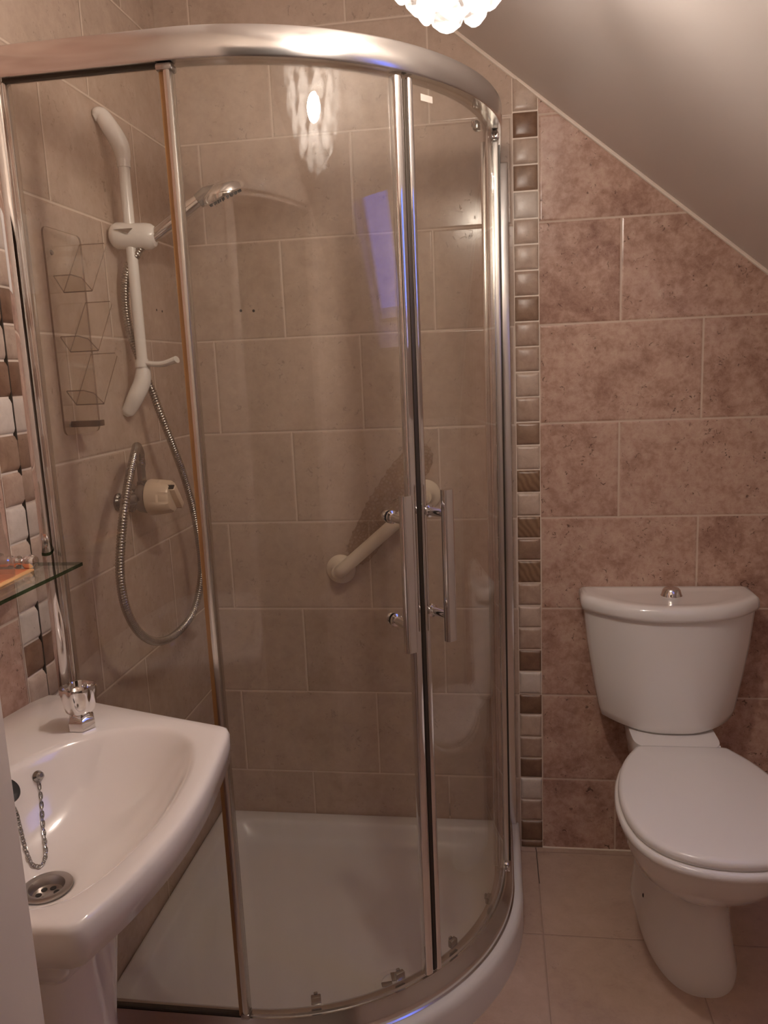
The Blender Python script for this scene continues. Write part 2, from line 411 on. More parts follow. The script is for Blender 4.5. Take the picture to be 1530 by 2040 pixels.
MB().box((-.3, -3.2, 2.6), (XR+.3, YF-.1, 2.7)).build('ceiling_landing', M_PAINT, kind='structure', smooth=0)

# mosaic borders beside the enclosure
MZ = [2.0632, 1.9743, 1.9136, 1.8522, 1.7901, 1.7249, 1.6637, 1.6007, 1.5381, 1.4749, 1.4122, 1.3487, 1.2846, 1.2197, 1.1594, 1.0945, 1.0342, .9705, .9103, .8494, .7866, .723, .6602, .5968, .5341, .4679, .4083, .3407, .2769, .217, .1504, .0846, .0213, .0]
def mosaic_strip(name, kinds, u0, u1, put, clip=None):
    mb = MB(); keys = list(M_MOS); H = .0065
    for i, kd in enumerate(kinds):
        z1, z0 = MZ[i]-.0012, MZ[i+1]+.0012
        if z1-z0 < .003: continue
        N = 9
        us = [0, .03, .08, .15, .5, .85, .92, .97, 1]
        hh = random.uniform(.8, 1.1)*H; rot = random.uniform(-.6, .6)
        rows = []
        for b in us:
            row = []
            for a in us:
                u = u0+.0012+(u1-u0-.0024)*a; z = z0+(z1-z0)*b
                if clip: z = min(z, clip(u))
                ea = min(a, 1-a)*(u1-u0); eb = min(b, 1-b)*(z1-z0); e = min(ea, eb)
                h = hh*min(1., (e/.0085))**.55 if e > 0 else 0.
                h += (.0003*math.sin(u*170+i*2.1)*math.cos(z*150+i)+rot*.0012*(a-.5)) if e > .004 else 0
                row.append(put(u, z, h))
            rows.append(row)
        n0 = len(mb.v); vs = [p for r in rows for p in r]
        fs = [[j*N+k, j*N+k+1, (j+1)*N+k+1, (j+1)*N+k] for j in range(N-1) for k in range(N-1)]
        mb.add(vs, fs, keys.index(kd))
    mb.mi += [len(keys)]; o = len(mb.v)
    zt = 2.06
    mb.v += [put(u0, 0, .0008), put(u1, 0, .0008), put(u1, clip(u1) if clip else zt, .0008), put(u0, clip(u0) if clip else zt, .0008)]; mb.f.append([o, o+1, o+2, o+3])
    return mb.build(name, [M_MOS[k] for k in keys]+[M_CAULK], kind='structure', smooth=60)
KR = 'lmlmwltltdltlldldlsldsdmlltdlldtlwtd'
KR = ['l', 'd', 'l', 'm', 'w', 'l', 'l', 't', 'm', 't', 't', 'l', 't', 'm', 'l', 's', 'l', 's', 'm', 's', 't', 'l', 't', 'd', 'w', 'd', 'l', 't', 'd', 'w', 't', 'd', 'd']
KL = ['t', 'l', 'w', 'd', 'l', 't', 'w', 'l', 'd', 'l', 'd', 'w', 'm', 't', 'w', 'l', 'l', 'w', 'd', 'l', 'w', 'l', 't', 'd', 'l', 'm', 'w', 'l', 'd', 'l', 't', 'l', 'd']
mosaic_strip('trim_1', KR, .8935, .9565, lambda u, z, h: (u, -h-.0004, z), clip=lambda u: zs(u)-.004)
mosaic_strip('trim_2', KL, -.858, -.798, lambda u, z, h: (h+.0004, u, z))
# caulk beads along the slope and the skirting line
mb = MB(); mb.tube([(BX, -.002, BZ-.004), (XR, -.002, zs(XR)-.004)], .0055, 8); mb.build('trim_3', M_CAULK, kind='structure')
mb = MB(); mb.tube([(.955, -.001, .001), (XR, -.001, .001)], .003, 8); mb.build('trim_4', M_CAULK, kind='structure')

# ---------------------------------------------------------------- shower tray
TX, TY, TR = .89, .85, .55
def tray_ring(d, rc, z, n=14, nb=56):
    pts = []
    def arc(cx, cy, r, a0, a1, m):
        for k in range(m+1):
            a = math.radians(a0+(a1-a0)*k/m); pts.append((cx+r*math.cos(a), cy+r*math.sin(a), z))
    arc(TX-TR, -TY+TR, TR-d, 0, -90, nb)
    x0, x1, y0, y1 = d, TX-d, -TY+d, -d
    arc(x0+rc, y0+rc, rc, -90, -180, n); arc(x0+rc, y1-rc, rc, 180, 90, n); arc(x1-rc, y1-rc, rc, 90, 0, n)
    return pts
rings = [tray_ring(.0, .004, 0), tray_ring(.0, .004, .066), tray_ring(.002, .006, .076), tray_ring(.007, .01, .083), tray_ring(.014, .014, .0855),
         tray_ring(.046, .05, .0855), tray_ring(.0505, .056, .0845), tray_ring(.0555, .06, .080), tray_ring(.060, .064, .072), tray_ring(.072, .074, .050), tray_ring(.082, .084, .0405), tray_ring(.098, .1, .0365)]
last = rings[-1]
for f, z in ((.75, .0355), (.5, .0348), (.2, .0342), (.01, .034)): rings.append([(.40+(x-.40)*f, -.42+(y+.42)*f, z) for x, y, _ in last])
tray = thing('shower_tray', 'white quadrant shower tray on the tiled floor in the corner', 'shower tray', (.34, -.30, 0))
MB().grid(rings, True, True, True).build('tray_basin', M_TRAY, tray, smooth=50)
wx, wy = .6015, -.588
w = MB().lathe([(.0, .045), (.003, .044), (.005, .038), (.0055, .03), (.0035, .0295), (.0035, .001)], (wx, wy, .0345), (0, 0, 1), 36).build('drain_cover', M_TRAY, tray, label='round white drain cover with a chrome cross')
mb = MB()
for k in range(4):
    a = k*math.pi/2+.3; M = Matrix.Translation((wx, wy, .0388)) @ Matrix.Rotation(a, 4, 'Z')
    mb.box((.006, -.0055, -.0005), (.030, .0055, .003), .001, M=M)
mb.build('drain_cross', M_CHROME_D, w)

# ---------------------------------------------------------------- shower enclosure
CX, CY, RG = .335, -.295, .51
def path_at(r, n=64, xs=.03, ye=-.012):
    pts = [(xs, CY-r)]
    pts += [(CX+r*math.sin(math.radians(90*k/n)), CY-r*math.cos(math.radians(90*k/n))) for k in range(n+1)]
    pts += [(CX+r, ye)]; return pts
def sweep(mb, sec, xs=.03, ye=-.012, mi=0):
    """sec: closed (radius, z) outline swept round the quadrant"""
    P = [path_at(r, 64, xs, ye) for r, z in sec]
    rings = [[(P[k][i][0], P[k][i][1], sec[k][1]) for k in range(len(sec))] for i in range(len(P[0]))]
    return mb.grid(rings, True, True, True, mi)
def arcpath(r, z0, z1, a0, a1, n):
    return [(CX+r*math.cos(math.radians(a0+(a1-a0)*k/n)), CY+r*math.sin(math.radians(a0+(a1-a0)*k/n))) for k in range(n+1)]
enc = thing('shower_enclosure', 'curved glass corner shower enclosure with silver frame and chrome handles', 'shower enclosure', (CX, CY, .0855))
ZT0, ZT1, ZB0, ZB1 = 1.856, 1.902, .0858, .136
mb = MB(); sweep(mb, [(.490, ZT0+.001), (.494, ZT0), (.5275, ZT0), (.530, ZT0+.003), (.5305, ZT1-.003), (.5285, ZT1), (.492, ZT1), (.490, ZT1-.002)], xs=.055)
mb.build('header_rail', M_ALU, enc, smooth=40)
mb = MB(); sweep(mb, [(.486, ZB0), (.486, ZB1-.006), (.488, ZB1-.004), (.499, ZB1), (.506, ZB1), (.508, ZB1-.004), (.513, ZB1-.004), (.516, ZB1-.012), (.528, .108), (.531, .100), (.531, .090), (.534, ZB0+.002), (.534, ZB0)], xs=.03)
mb.build('sill_rail', M_ALU, enc, smooth=30)
# wall profiles
yf = -.8065
sec = [(0.0005, -.782), (.0005, yf), (.026, yf-.001), (.034, yf-.0005), (.041, yf+.002), (.047, yf+.0062), (.0505, yf+.011), (.052, yf+.016), (.052, -.782)]
MB().prism(sec, ZB0, ZT1-.004, 0).build('wall_profile', M_ALU_M, enc, smooth=50, label='mirror-bright wall profile beside the mosaic border')
mb = MB(); mb.box((.052, -.802, ZB1), (.060, -.786, ZT0), .0025); mb.box((.0595, -.806, ZB1), (.0635, -.79, ZT0), .0015)
mb.build('channel_bead', M_ALU, enc)
MB().box((.0002, yf-.0018, ZB0), (.0066, yf+.001, ZT1-.01)).build('sealant_line', M_DARK, enc)
mb = MB(); mb.box((.838, -.030, ZB0), (.882, -.0005, ZT0), .004); mb.box((.832, -.034, ZB1), (.8395, -.006, ZT0), .002); mb.build('wall_profile', M_ALU, enc)
# fixed panels
MB().box((.058, CY-RG-.003, ZB1-.002), (CX-.006, CY-RG+.003, ZT0)).build('fixed_panel', M_GLASS, enc, smooth=0, label='flat glass panel beside the basin')
MB().box((CX+RG-.003, CY+.008, ZB1-.002), (CX+RG+.003, -.02, ZT0)).build('fixed_panel', M_GLASS, enc, smooth=0, label='flat glass panel seen edge-on by the mosaic border')
for za, zb in ((ZT0-.0035, ZT0+.0005), (ZB1, ZB1+.005)): MB().box((.06, CY-RG-.005, za), (CX, CY-RG+.005, zb)).build('gasket', M_DARK, enc)
# posts where the curve begins
mb = MB(); mb.box((CX-.009, CY-RG-.006, ZB1+.002), (CX+.0005, CY-RG+.012, ZT0-.001), .002); mb.build('post_seal', M_SEAL, enc, label='yellowed plastic seal strip')
mb = MB(); mb.box((CX, CY-RG-.012, ZB1+.001), (CX+.012, CY-RG+.012, ZT0-.001), .0035); mb.build('post', M_ALU_F, enc)
MB().box((CX-.012, CY-RG-.0135, ZT0-.012), (CX+.016, CY-RG+.012, ZT0-.0005), .004).build('post_cap', M_CHROME_D, enc)
MB().box((CX-.004, CY-RG-.0135, ZB1-.001), (CX+.014, CY-RG+.01, ZB1+.012), .004).build('post_cap', M_CHROME_D, enc)
mb = MB(); mb.box((CX+RG-.014, CY-.012, ZB1+.001), (CX+RG+.012, CY+.004, ZT0-.001), .003); mb.box((CX+RG-.026, CY-.004, ZB1+.001), (CX+RG-.0145, CY+.008, ZT0-.02), .003)
mb.build('post', M_ALU_F, enc)
MB().box((CX+RG+.0115, CY-.006, ZB1+.02), (CX+RG+.0155, CY+.012, ZT0-.03)).build('gasket', M_DARK, enc)
for za in (ZT0-.022, ZB1-.001): MB().box((CX+RG+.001, CY-.022, za), (CX+RG+.014, CY-.008, za+.014), .004).build('post_cap', M_CHROME, enc)
# sliding doors
def rad(a): return Vector((math.cos(math.radians(a)), math.sin(math.radians(a)), 0))
def door(a0, a1, stile0, stile1, hang, label, hlabel):
    A = arcpath(RG+.003, 0, 0, a0, a1, 40)+arcpath(RG-.003, 0, 0, a1, a0, 40)
    n = len(A); mb = MB()
    lo = [(x, y, ZB1+.004) for x, y in A]; hi = [(x, y, ZT0-.002) for x, y in A]
    fs = [[i, (i+1) % n, n+(i+1) % n, n+i] for i in range(n)]
    h = n//2
    for i in range(h-1):
        fs.append([i, i+1, n-2-i, n-1-i]); fs.append([n+i, n+n-1-i, n+n-2-i, n+i+1])
    mb.add(lo+hi, fs); d = mb.build('sliding_door', M_GLASS, enc, smooth=30, label=label)
    A = arcpath(RG+.0085, 0, 0, stile0, stile1, 4)+arcpath(RG-.0085, 0, 0, stile1, stile0, 4)
    # rounded chrome edge stile
    am = (stile0+stile1)/2; c = Vector((CX, CY, 0))+rad(am)*RG; tw = math.radians(abs(stile1-stile0))*RG/2
    tg = Vector((-rad(am).y, rad(am).x, 0)); sec = []
    for k in range(20):
        t = 2*math.pi*k/20; ct, st = math.cos(t), math.sin(t)
        sec.append(c+tg*(tw*math.copysign(abs(ct)**.6, ct))+rad(am)*(.0105*math.copysign(abs(st)**.6, st)))
    MB().grid([[(p.x, p.y, z) for p in sec] for z in (ZB1+.006, ZT0-.003)], True, True, True).build('edge_stile', M_CHROME, d, smooth=50)
    # D-handle outside the glass, button caps inside
    n0 = rad(hang); t0 = Vector((-n0.y, n0.x, 0)); o = Vector((CX, CY, 0))
    mb = MB(); prof = []
    R0 = RG+.052
    for k in range(24):
        t = 2*math.pi*k/24; ct, st = math.cos(t), math.sin(t)
        prof.append(o+n0*(R0+.0085*math.copysign(abs(st)**.55, st))+t0*(.0115*math.copysign(abs(ct)**.55, ct)))
    mb.grid([[(p.x, p.y, z) for p in prof] for z in (.862, .863, 1.149, 1.150)], True, True, True)
    for z in (.910, 1.105):
        b = o+n0*(RG-.003)+Vector((0, 0, z))
        mb.lathe([(-.017, .004), (-.0165, .008), (-.014, .0108), (-.010, .0115), (-.006, .0105), (-.004, .0085), (-.003, .0115), (.0, .0125)], b, n0, 24)
        mb.lathe([(.006, .0125), (.009, .012), (.011, .0085), (.049, .0085)], b, n0, 24)
    mb.build('handle', M_CHROME, d, smooth=40, label=hlabel)
    return d
dl = door(-88.6, -46.6, -47.9, -45.75, -51.8, 'curved glass door nearer the basin', None)
dr = door(-43.9, -1.8, -44.85, -43.3, -42.2, 'curved glass door nearer the toilet', None)
for o in (dl, dr):
    for ch in o.children:
        if 'label' in ch: del ch['label']
am = -45.3; c = Vector((CX, CY, 0))+rad(am)*RG; tg = Vector((-rad(am).y, rad(am).x, 0))
mb = MB(); M = Matrix.Translation(c) @ Matrix.Rotation(math.radians(am), 4, 'Z')
mb.box((-.009, -.0037, ZB1+.008), (.0085, .0037, ZT0-.006), .001, M=M); mb.build('door_gasket', M_DARK, dl, label='black magnetic seal strip')
def guide(d, a, z, big=True):
    M = Matrix.Translation(Vector((CX, CY, z))+rad(a)*(RG-.016)) @ Matrix.Rotation(math.radians(a), 4, 'Z')
    mb = MB(); mb.box((-.006, -.010, -.011), (.005, .010, .006), .002, M=M); mb.box((-.010, -.004, -.004), (-.005, .004, .008), .0015, M=M)
    mb.build('door_guide', M_CHROME_D, d)
for d, a in ((dl, -74), (dl, -53.5), (dr, -36.5), (dr, -17)): guide(d, a, .152)
for d, a in ((dr, -14),): guide(d, a, 1.838)
A = [-40.9, -37.6]; pts = []
mb = MB()
pa = arcpath(RG+.0034, 0, 0, A[0], A[1], 6)
mb.grid([[(x, y, 1.824) for x, y in pa], [(x, y, 1.835) for x, y in pa]], False); mb.build('sticker', M_STICK, dr, label='small white label on the glass')

# ---------------------------------------------------------------- shower rail, handset, hose, valve
RX, RY = .05, -.366
rail = thing('shower_riser_rail', 'white plastic shower riser rail with sliding holder on the tiled wall', 'shower rail', (0, RY, 1.29))
MB().tube([(RX, RY, 1.40), (RX, RY, 1.835)], .0122, 20).build('pole', M_WPLAST, rail)
def bend(z_in, z_wall, ywall):
    d = 1 if z_wall > z_in else -1
    P = spline([(RX, RY, z_in), (RX, RY, z_in+d*.018), (RX-.004, RY-.004, z_in+d*.042), (RX-.018, RY-.012, z_in+d*.072), (RX-.034, RY+.4*(ywall-RY)-.006, z_in+d*.096), (.003, ywall, z_wall)], 8)
    mb = MB().tube(P, 0, 18, rfun=lambda t: (.0138+.0045*math.sin(math.pi*min(1, t*1.15))+.002*t)*(1 if t < .86 else max(.25, (1-((t-.86)/.14)**2))**.5), sq=.92)
    b = mb.build('wall_bracket', M_WPLAST, rail)
    n = len(P); S = [p+Vector((.0165-.002*i/n, -.004, 0)) for i, p in enumerate(P[6:-6])]
    return b
bend(1.835, 1.925, -.388); bend(1.405, 1.292, -.378)
for za, zb in ((1.826, 1.842), (1.398, 1.416)): MB().tube([(RX, RY, za), (RX, RY, zb)], .0142, 20).build('collar', M_WPLAST, rail)
# slider
ax = Vector((1, .12, -.06)).normalized(); o = Vector((.008, -.369, 1.686))
prof = [(-.004, .006), (-.002, .016), (.004, .024), (.013, .0285), (.03, .0285), (.055, .0275), (.075, .0285), (.088, .027), (.097, .021), (.1005, .009)]
MB().lathe(prof, o, ax, 28).build('slider_holder', M_WPLAST, rail)
M = Matrix.Translation(Vector((.045, -.3995, 1.689)))
MB().add([(.026, -.398, 1.694), (.07, -.397, 1.694), (.058, -.397, 1.684), (.044, -.398, 1.690), (.026, -.3955, 1.694), (.07, -.3945, 1.694), (.058, -.3945, 1.684), (.044, -.3955, 1.690)],
         [[0, 1, 2, 3], [7, 6, 5, 4], [0, 1, 5, 4], [1, 2, 6, 5], [2, 3, 7, 6], [3, 0, 4, 7]]).build('slider_lever', M_CHROME_D, rail, smooth=0, label='grey clamp lever')
# hook arm low on the pole
P = spline([(RX+.008, RY, 1.408), (RX+.03, RY-.004, 1.404), (RX+.055, RY-.006, 1.404), (RX+.085, RY-.006, 1.412)], 8)
mb = MB().tube(P, 0, 14, rfun=lambda t: .0052+.0028*t, sq=1.9); mb.tube([(RX, RY, 1.398), (RX, RY, 1.412)], .0165, 20); mb.build('hook_arm', M_WPLAST, rail)

hs = thing('shower_handset', 'chrome hand shower head tilted in the white slider holder', 'shower head', (.10, -.36, 1.68))
H0, H1 = Vector((.088, -.362, 1.672)), Vector((.214, -.352, 1.752))
mb = MB().tube([H0+(H1-H0)*k/14 for k in range(15)], 0, 18, rfun=lambda t: .0125+.002*math.sin(t*3)+.0015*t); mb.build('handle', M_CHROME, hs)
hn = Vector((.352, .274, -.895)).normalized()     # the spray face looks down and towards the doors
hc = Vector((.2615, -.345, 1.7645))
mb = MB().lathe([(-.022, .006), (-.02, .016), (-.014, .034), (-.007, .046), (.0, .050), (.008, .050), (.011, .047)], hc, hn, 40); mb.build('spray_head', M_CHROME, hs)
mb = MB()
mb.tube([H1-(H1-H0)*.05, H1+(H1-H0)*.09, hc-(hc-H1)*.3], [.0155, .018, .021], 18); mb.build('neck', M_CHROME_D, hs)
e1 = hn.orthogonal().normalized(); e2 = hn.cross(e1); mb = MB()
for r, n in ((.014, 8), (.026, 14), (.037, 20)):
    for k in range(n):
        a = 2*math.pi*k/n; p = hc+e1*r*math.cos(a)+e2*r*math.sin(a)
        mb.lathe([(.0105, .0024), (.0155, .0014)], p, hn, 6)
mb.build('nozzles', M_BLACK, hs)

HOSE = [(0.078, -.364, 1.667), (0.066, -.364, 1.650), (0.035, -.367, 1.610), (0.022, -.363, 1.545), (0.020, -.352, 1.486), (0.025, -.337, 1.435), (0.040, -.338, 1.383), (0.055, -.342, 1.348), (0.070, -.338, 1.290), (0.080, -.306, 1.210), (0.080, -.249, 1.117), (0.080, -.211, 1.022), (0.080, -.194, 0.912), (0.080, -.213, 0.844), (0.080, -.278, 0.788), (0.080, -.384, 0.772), (0.080, -.487, 0.788), (0.085, -.577, 0.838), (0.090, -.637, 0.910), (0.095, -.658, 0.984), (0.100, -.650, 1.054), (0.105, -.630, 1.122), (0.100, -.586, 1.176), (0.085, -.522, 1.216), (0.060, -.455, 1.227), (0.044, -.408, 1.206), (0.035, -.393, 1.180)]
P = resample(spline(HOSE, 24), .0012)
mb = MB().tube(P, [.0078+.0016*abs(math.sin(math.pi*i/5))**.7 for i in range(len(P))], 14)
tag(mb.build('shower_hose', M_HOSE, smooth=80), 'ribbed metal shower hose looping down from the rail to the valve', 'hose')

vl = thing('shower_valve', 'wall mounted shower valve with ribbed cream control knob', 'shower valve', (0, -.39, 1.10))
vx = Vector((1, .03, 0)).normalized(); vo = Vector((0, -.392, 1.103))
mb = MB().lathe([(.0008, .034), (.006, .034), (.010, .026), (.016, .022), (.022, .024), (.026, .034), (.042, .037), (.048, .036)], vo, vx, 32)
mb.lathe([(0, .015), (.012, .016), (.03, .016), (.055, .017), (.06, .009)], vo+Vector((.002, -.058, 0)), Vector((.5, .85, 0)), 22)
mb.lathe([(0.0008, .02), (.005, .02), (.007, .011), (.02, .012)], vo+Vector((0, -.062, 0)), (1, 0, 0), 22)
mb.build('valve_body', M_CHROME_D, vl)
MB().lathe([(-.035, .0135), (.0, .0135), (.002, .0105), (.03, .0105), (.04, .0125), (.052, .0125), (.054, .008)], (.034, -.392, 1.14), (0, 0, 1), 6, lobes=None).build('hose_union', M_CHROME_D, vl)
lob = lambda a, h: 1.-(.07 if (h > .081 and (a*5/math.pi) % 2 < .9) else 0)
kn = MB().lathe([(.049, .036), (.050, .0405), (.054, .0418), (.078, .040), (.082, .0395), (.099, .0375), (.104, .034), (.106, .028)], vo, vx, 60, lobes=lob).build('control_knob', M_CREAM, vl, smooth=30)
M = Matrix.Translation(vo+vx*.106) @ Matrix.Rotation(math.radians(38), 4, 'X')
MB().box((-.004, -.0085, -.031), (.014, .0085, .031), .003, M=M).build('knob_grip', M_CREAM, kn)
for s in (-1, 1):
    M2 = M @ Matrix.Translation((.004, 0, s*.028)); MB().box((-.012, -.006, -.0055), (.0065, .006, .0055), .001, M=M2).build('knob_recess', M_HOLE, kn)

# ---------------------------------------------------------------- clear shower caddy
cad = thing('shower_caddy', 'clear acrylic three tier razor rack fixed on the shower side wall', 'shower caddy', (0, -.58, 1.27))
def sheet(mb, pts, nrm, th=.0028):
    pts = [Vector(p) for p in pts]; n = Vector(nrm).normalized()*th; k = len(pts)
    vs = [p for p in pts]+[p+n for p in pts]; o = len(mb.v)
    mb.add(vs, [list(range(k))[::-1], [k+i for i in range(k)]], 0)
    mb.add(vs, [[i, (i+1) % k, k+(i+1) % k, k+i] for i in range(k)], 1)
def rr(y0, y1, z0, z1, r, x):
    out = []
    for cy, cz, a0 in ((y1-r, z1-r, 0), (y0+r, z1-r, 90), (y0+r, z0+r, 180), (y1-r, z0+r, 270)):
        for k in range(6):
            a = math.radians(a0+18*k); out.append((x, cy+r*math.cos(a), cz+r*math.sin(a)))
    return out
mb = MB(); sheet(mb, rr(-.652, -.512, 1.268, 1.662, .014, .006), (1, 0, 0), .004); mb.build('back_plate', [M_CLEAR, M_CLEAREDGE], cad, smooth=0)
for dz in (0, -.114, -.218):
    A, B, Cc = (-.634, 1.571+dz), (-.602, 1.543+dz), (-.520, 1.644+dz)
    x0, x1 = .0105, .070
    mb = MB()
    sheet(mb, [(x0, *A), (x0+.036, *A), (x1-.006, A[0]+.006, A[1]-.006), (x1, *B), (x0, *B)], (0, .6, .8))
    sheet(mb, [(x0, *B), (x1, *B), (x1, Cc[0]-.005, Cc[1]-.006), (x1-.006, *Cc), (x0, *Cc)], (0, -.8, .6))
    mb.build('rack_tier', [M_CLEAR, M_CLEAREDGE], cad, smooth=0)
mb = MB().box((.0105, -.63, 1.283), (.066, -.60, 1.295), .001); mb.build('hook_block', M_CLEAREDGE, cad)
for z in (1.615, 1.288): MB().lathe([(0, .005), (.003, .004)], (.0102, -.632, z), (1, 0, 0), 12).build('screw', M_CHROME_D, cad)

# ---------------------------------------------------------------- grab rail and the clear mat tucked behind it
GA, GB = Vector((.409, 0, .829)), Vector((.651, 0, 1.034)); gd = (GB-GA).normalized()
gr = thing('grab_rail', 'ivory plastic grab rail fixed diagonally on the back shower wall', 'grab rail', GA)
off = Vector((0, -.058, 0))
P = spline([GA+off*.12, GA+off*.6+gd*.003, GA+off*.93+gd*.018, GA+off+gd*.05, GA+off+gd*.16, GB+off-gd*.05, GB+off*.93-gd*.018, GB+off*.6-gd*.003, GB+off*.12], 10)
MB().tube(P, .0178, 24).build('bar', M_CREAM_B, gr)
for p in (GA, GB):
    MB().lathe([(.0006, .041), (.004, .041), (.008, .038), (.011, .030), (.018, .0245), (.03, .021), (.043, .0195)], p, (0, -1, 0), 40).build('flange', M_CREAM_B, gr)
    
out = [(.43, .885), (.442, .917), (.467, .966), (.492, 1.014), (.519, 1.055), (.551, 1.101), (.593, 1.147), (.641, 1.173), (.67, 1.161), (.672, 1.119), (.642, 1.07), (.588, 1.015), (.55, .94), (.529, .900), (.492, .858), (.462, .846), (.445, .866)]
P = spline([(x, 0, z) for x, z in out]+[(out[0][0], 0, out[0][1])], 6)[:-1]
ctr = Vector((.55, 0, 1.01)); mb = MB(); rings = []
for j, t in enumerate((1., .97, .9, .8, .68, .54, .4, .25, .1)):
    ring = []
    for i, p in enumerate(P):
        q = ctr+(p-ctr)*t
        if j == 0: q = q+(p-ctr).normalized()*.0035*(1 if i % 3 == 0 else -.3)
        y = -.019+.007*math.sin(q.x*61+q.z*23)+.005*math.sin(q.z*97-q.x*40)+random.uniform(-.0012, .0012)
        ring.append((q.x, max(-.036, min(-.006, y)), q.z))
    rings.append(ring)
mb.grid(rings, True, False, True)
o = mb.build('bath_mat', M_SHEET, smooth=180)
sm = o.modifiers.new('thickness', 'SOLIDIFY'); sm.thickness = .003
tag(o, 'clear bumpy plastic mat tucked behind the ivory diagonal rail', 'bath mat')

# ---------------------------------------------------------------- washbasin
def poly_r(poly, th, c):
    d = (math.cos(th), math.sin(th)); best = 0
    for (x0, y0), (x1, y1) in zip(poly, poly[1:]+poly[:1]):
        ex, ey = x1-x0, y1-y0; den = d[0]*ey-d[1]*ex
        if abs(den) < 1e-12: continue
        t = ((x0-c[0])*ey-(y0-c[1])*ex)/den; s = ((x0-c[0])*d[1]-(y0-c[1])*d[0])/den
        if t > 0 and -1e-6 <= s <= 1+1e-6: best = max(best, t)
    return best
def chaikin(poly, n):
    for _ in range(n):
        out = []
        for a, b in zip(poly, poly[1:]+poly[:1]):
            out += [(a[0]*.75+b[0]*.25, a[1]*.75+b[1]*.25), (a[0]*.25+b[0]*.75, a[1]*.25+b[1]*.75)]
        poly = out
    return poly
BC = (.235, -1.195)
OUTER = [(.004, -1.455), (.004, -.836), (.10, -.867), (.395, -.957), (.412, -.963), (.421, -.980), (.433, -1.060), (.444, -1.14), (.4475, -1.215), (.443, -1.29), (.430, -1.365), (.415, -1.412), (.4115, -1.424), (.410, -1.429), (.404, -1.4315), (.392, -1.4325), (.30, -1.440)]
OUTER = chaikin(OUTER, 2)
INNER = [(.115, -1.36), (.112, -1.22), (.13, -1.12), (.178, -1.022), (.24, -.985), (.31, -.977), (.362, -1.010), (.391, -1.075), (.404, -1.15), (.4075, -1.22), (.402, -1.29), (.387, -1.355), (.362, -1.394), (.30, -1.405), (.18, -1.402)]
INNER = chaikin(INNER, 3)
NB = 144; TH = [2*math.pi*k/NB for k in range(NB)]
ro = [poly_r(OUTER, t, BC) for t in TH]; ri = [poly_r(INNER, t, BC) for t in TH]
def ring(rs, z, c=BC): return [(c[0]+r*math.cos(t), c[1]+r*math.sin(t), z(k) if callable(z) else z) for k, (r, t) in enumerate(zip(rs, TH))]
WC = (.232, -1.212)
def lerp_ring(f, z, r1=.034):
    out = []
    for k, t in enumerate(TH):
        a = Vector((BC[0]+ri[k]*math.cos(t), BC[1]+ri[k]*math.sin(t))); b = Vector((WC[0]+r1*math.cos(t), WC[1]+r1*math.sin(t)))
        p = a.lerp(b, f); out.append((p.x, p.y, z))
    return out
ZR = .821
def under(s, z, cx=.20, cy=-1.195):
    out = []
    for k, t in enumerate(TH):
        x = BC[0]+ro[k]*math.cos(t); y = BC[1]+ro[k]*math.sin(t)
        x = max(.006, cx+(x-cx)*s); out.append((x, cy+(y-cy)*s, z))
    return out
def hollow(k):   # slight raised lip round the ledge
    return ZR
rings = [under(.30, .60), under(.38, .618), under(.54, .655), under(.67, .693), under(.78, .724), under(.875, .750), ring([r-.020 for r in ro], .7655), ring([r-.0035 for r in ro], .7725), ring([r-.001 for r in ro], .800), ring([r-.0012 for r in ro], .812), ring([r-.004 for r in ro], .8185),
         ring([r-.009 for r in ro], ZR), ring([r*.6+q*.4 for r, q in zip(ro, ri)], ZR+.0005), ring([q+.012 for q in ri], ZR-.0005), ring([q+.005 for q in ri], .8185), ring([q-.001 for q in ri], .8125),
         lerp_ring(.05, .803), lerp_ring(.12, .787), lerp_ring(.22, .765), lerp_ring(.36, .742), lerp_ring(.52, .724), lerp_ring(.70, .712), lerp_ring(.86, .7055), lerp_ring(.96, .7025), lerp_ring(1., .700), lerp_ring(1., .690, .030)]
bas = thing('washbasin', 'white ceramic pedestal basin with bowed front against the left wall', 'washbasin', (0, -1.195, 0))
basin = MB().grid(rings, True, True, True).build('basin_bowl', M_CERAMIC_B, bas, smooth=80)
prof = []
for z, hx, hy in ((0, .085, .105), (.02, .083, .103), (.08, .072, .09), (.25, .064, .078), (.45, .066, .08), (.60, .080, .098), (.655, .10, .125)):
    prof.append([(.215+hx*math.copysign(abs(math.cos(t))**.8, math.cos(t)), -1.195+hy*math.copysign(abs(math.sin(t))**.8, math.sin(t)), z) for t in TH[::3]])
MB().grid(prof, True, True, True).build('pedestal', M_CERAMIC_B, bas, smooth=60)
wz = .7005
wst = MB().lathe([(0, .0335), (.002, .0335), (.003, .031), (.0025, .0235), (-.004, .021), (-.0085, .020), (-.009, .002)], (WC[0], WC[1], wz), (0, 0, 1), 40, cap0=False).build('waste', M_STEEL, bas, label='steel basin waste')
mb = MB()
for k in range(6):
    a = k*math.pi/3+.4; mb.lathe([(-.0088, .0042), (-.0082, .0042)], (WC[0]+.0115*math.cos(a), WC[1]+.0115*math.sin(a), wz), (0, 0, 1), 14)
mb.build('drain_hole', M_HOLE, wst)
tp = Vector((.172, -.982, ZR))
hexl = lambda a, h: math.cos(math.pi/6)/math.cos((a % (math.pi/3))-math.pi/6) if h < .019 else 1
tap = MB().lathe([(0, .021), (.001, .0225), (.014, .0225), (.0185, .0205), (.021, .016), (.0235, .0125), (.0265, .0115)], tp, (0, 0, 1), 48, lobes=hexl).build('tap', M_CHROME, bas, smooth=30, label='chrome tap valve with a lobed head')
l4 = lambda a, h: 1-.13*abs(math.cos(2*a+.5))**6
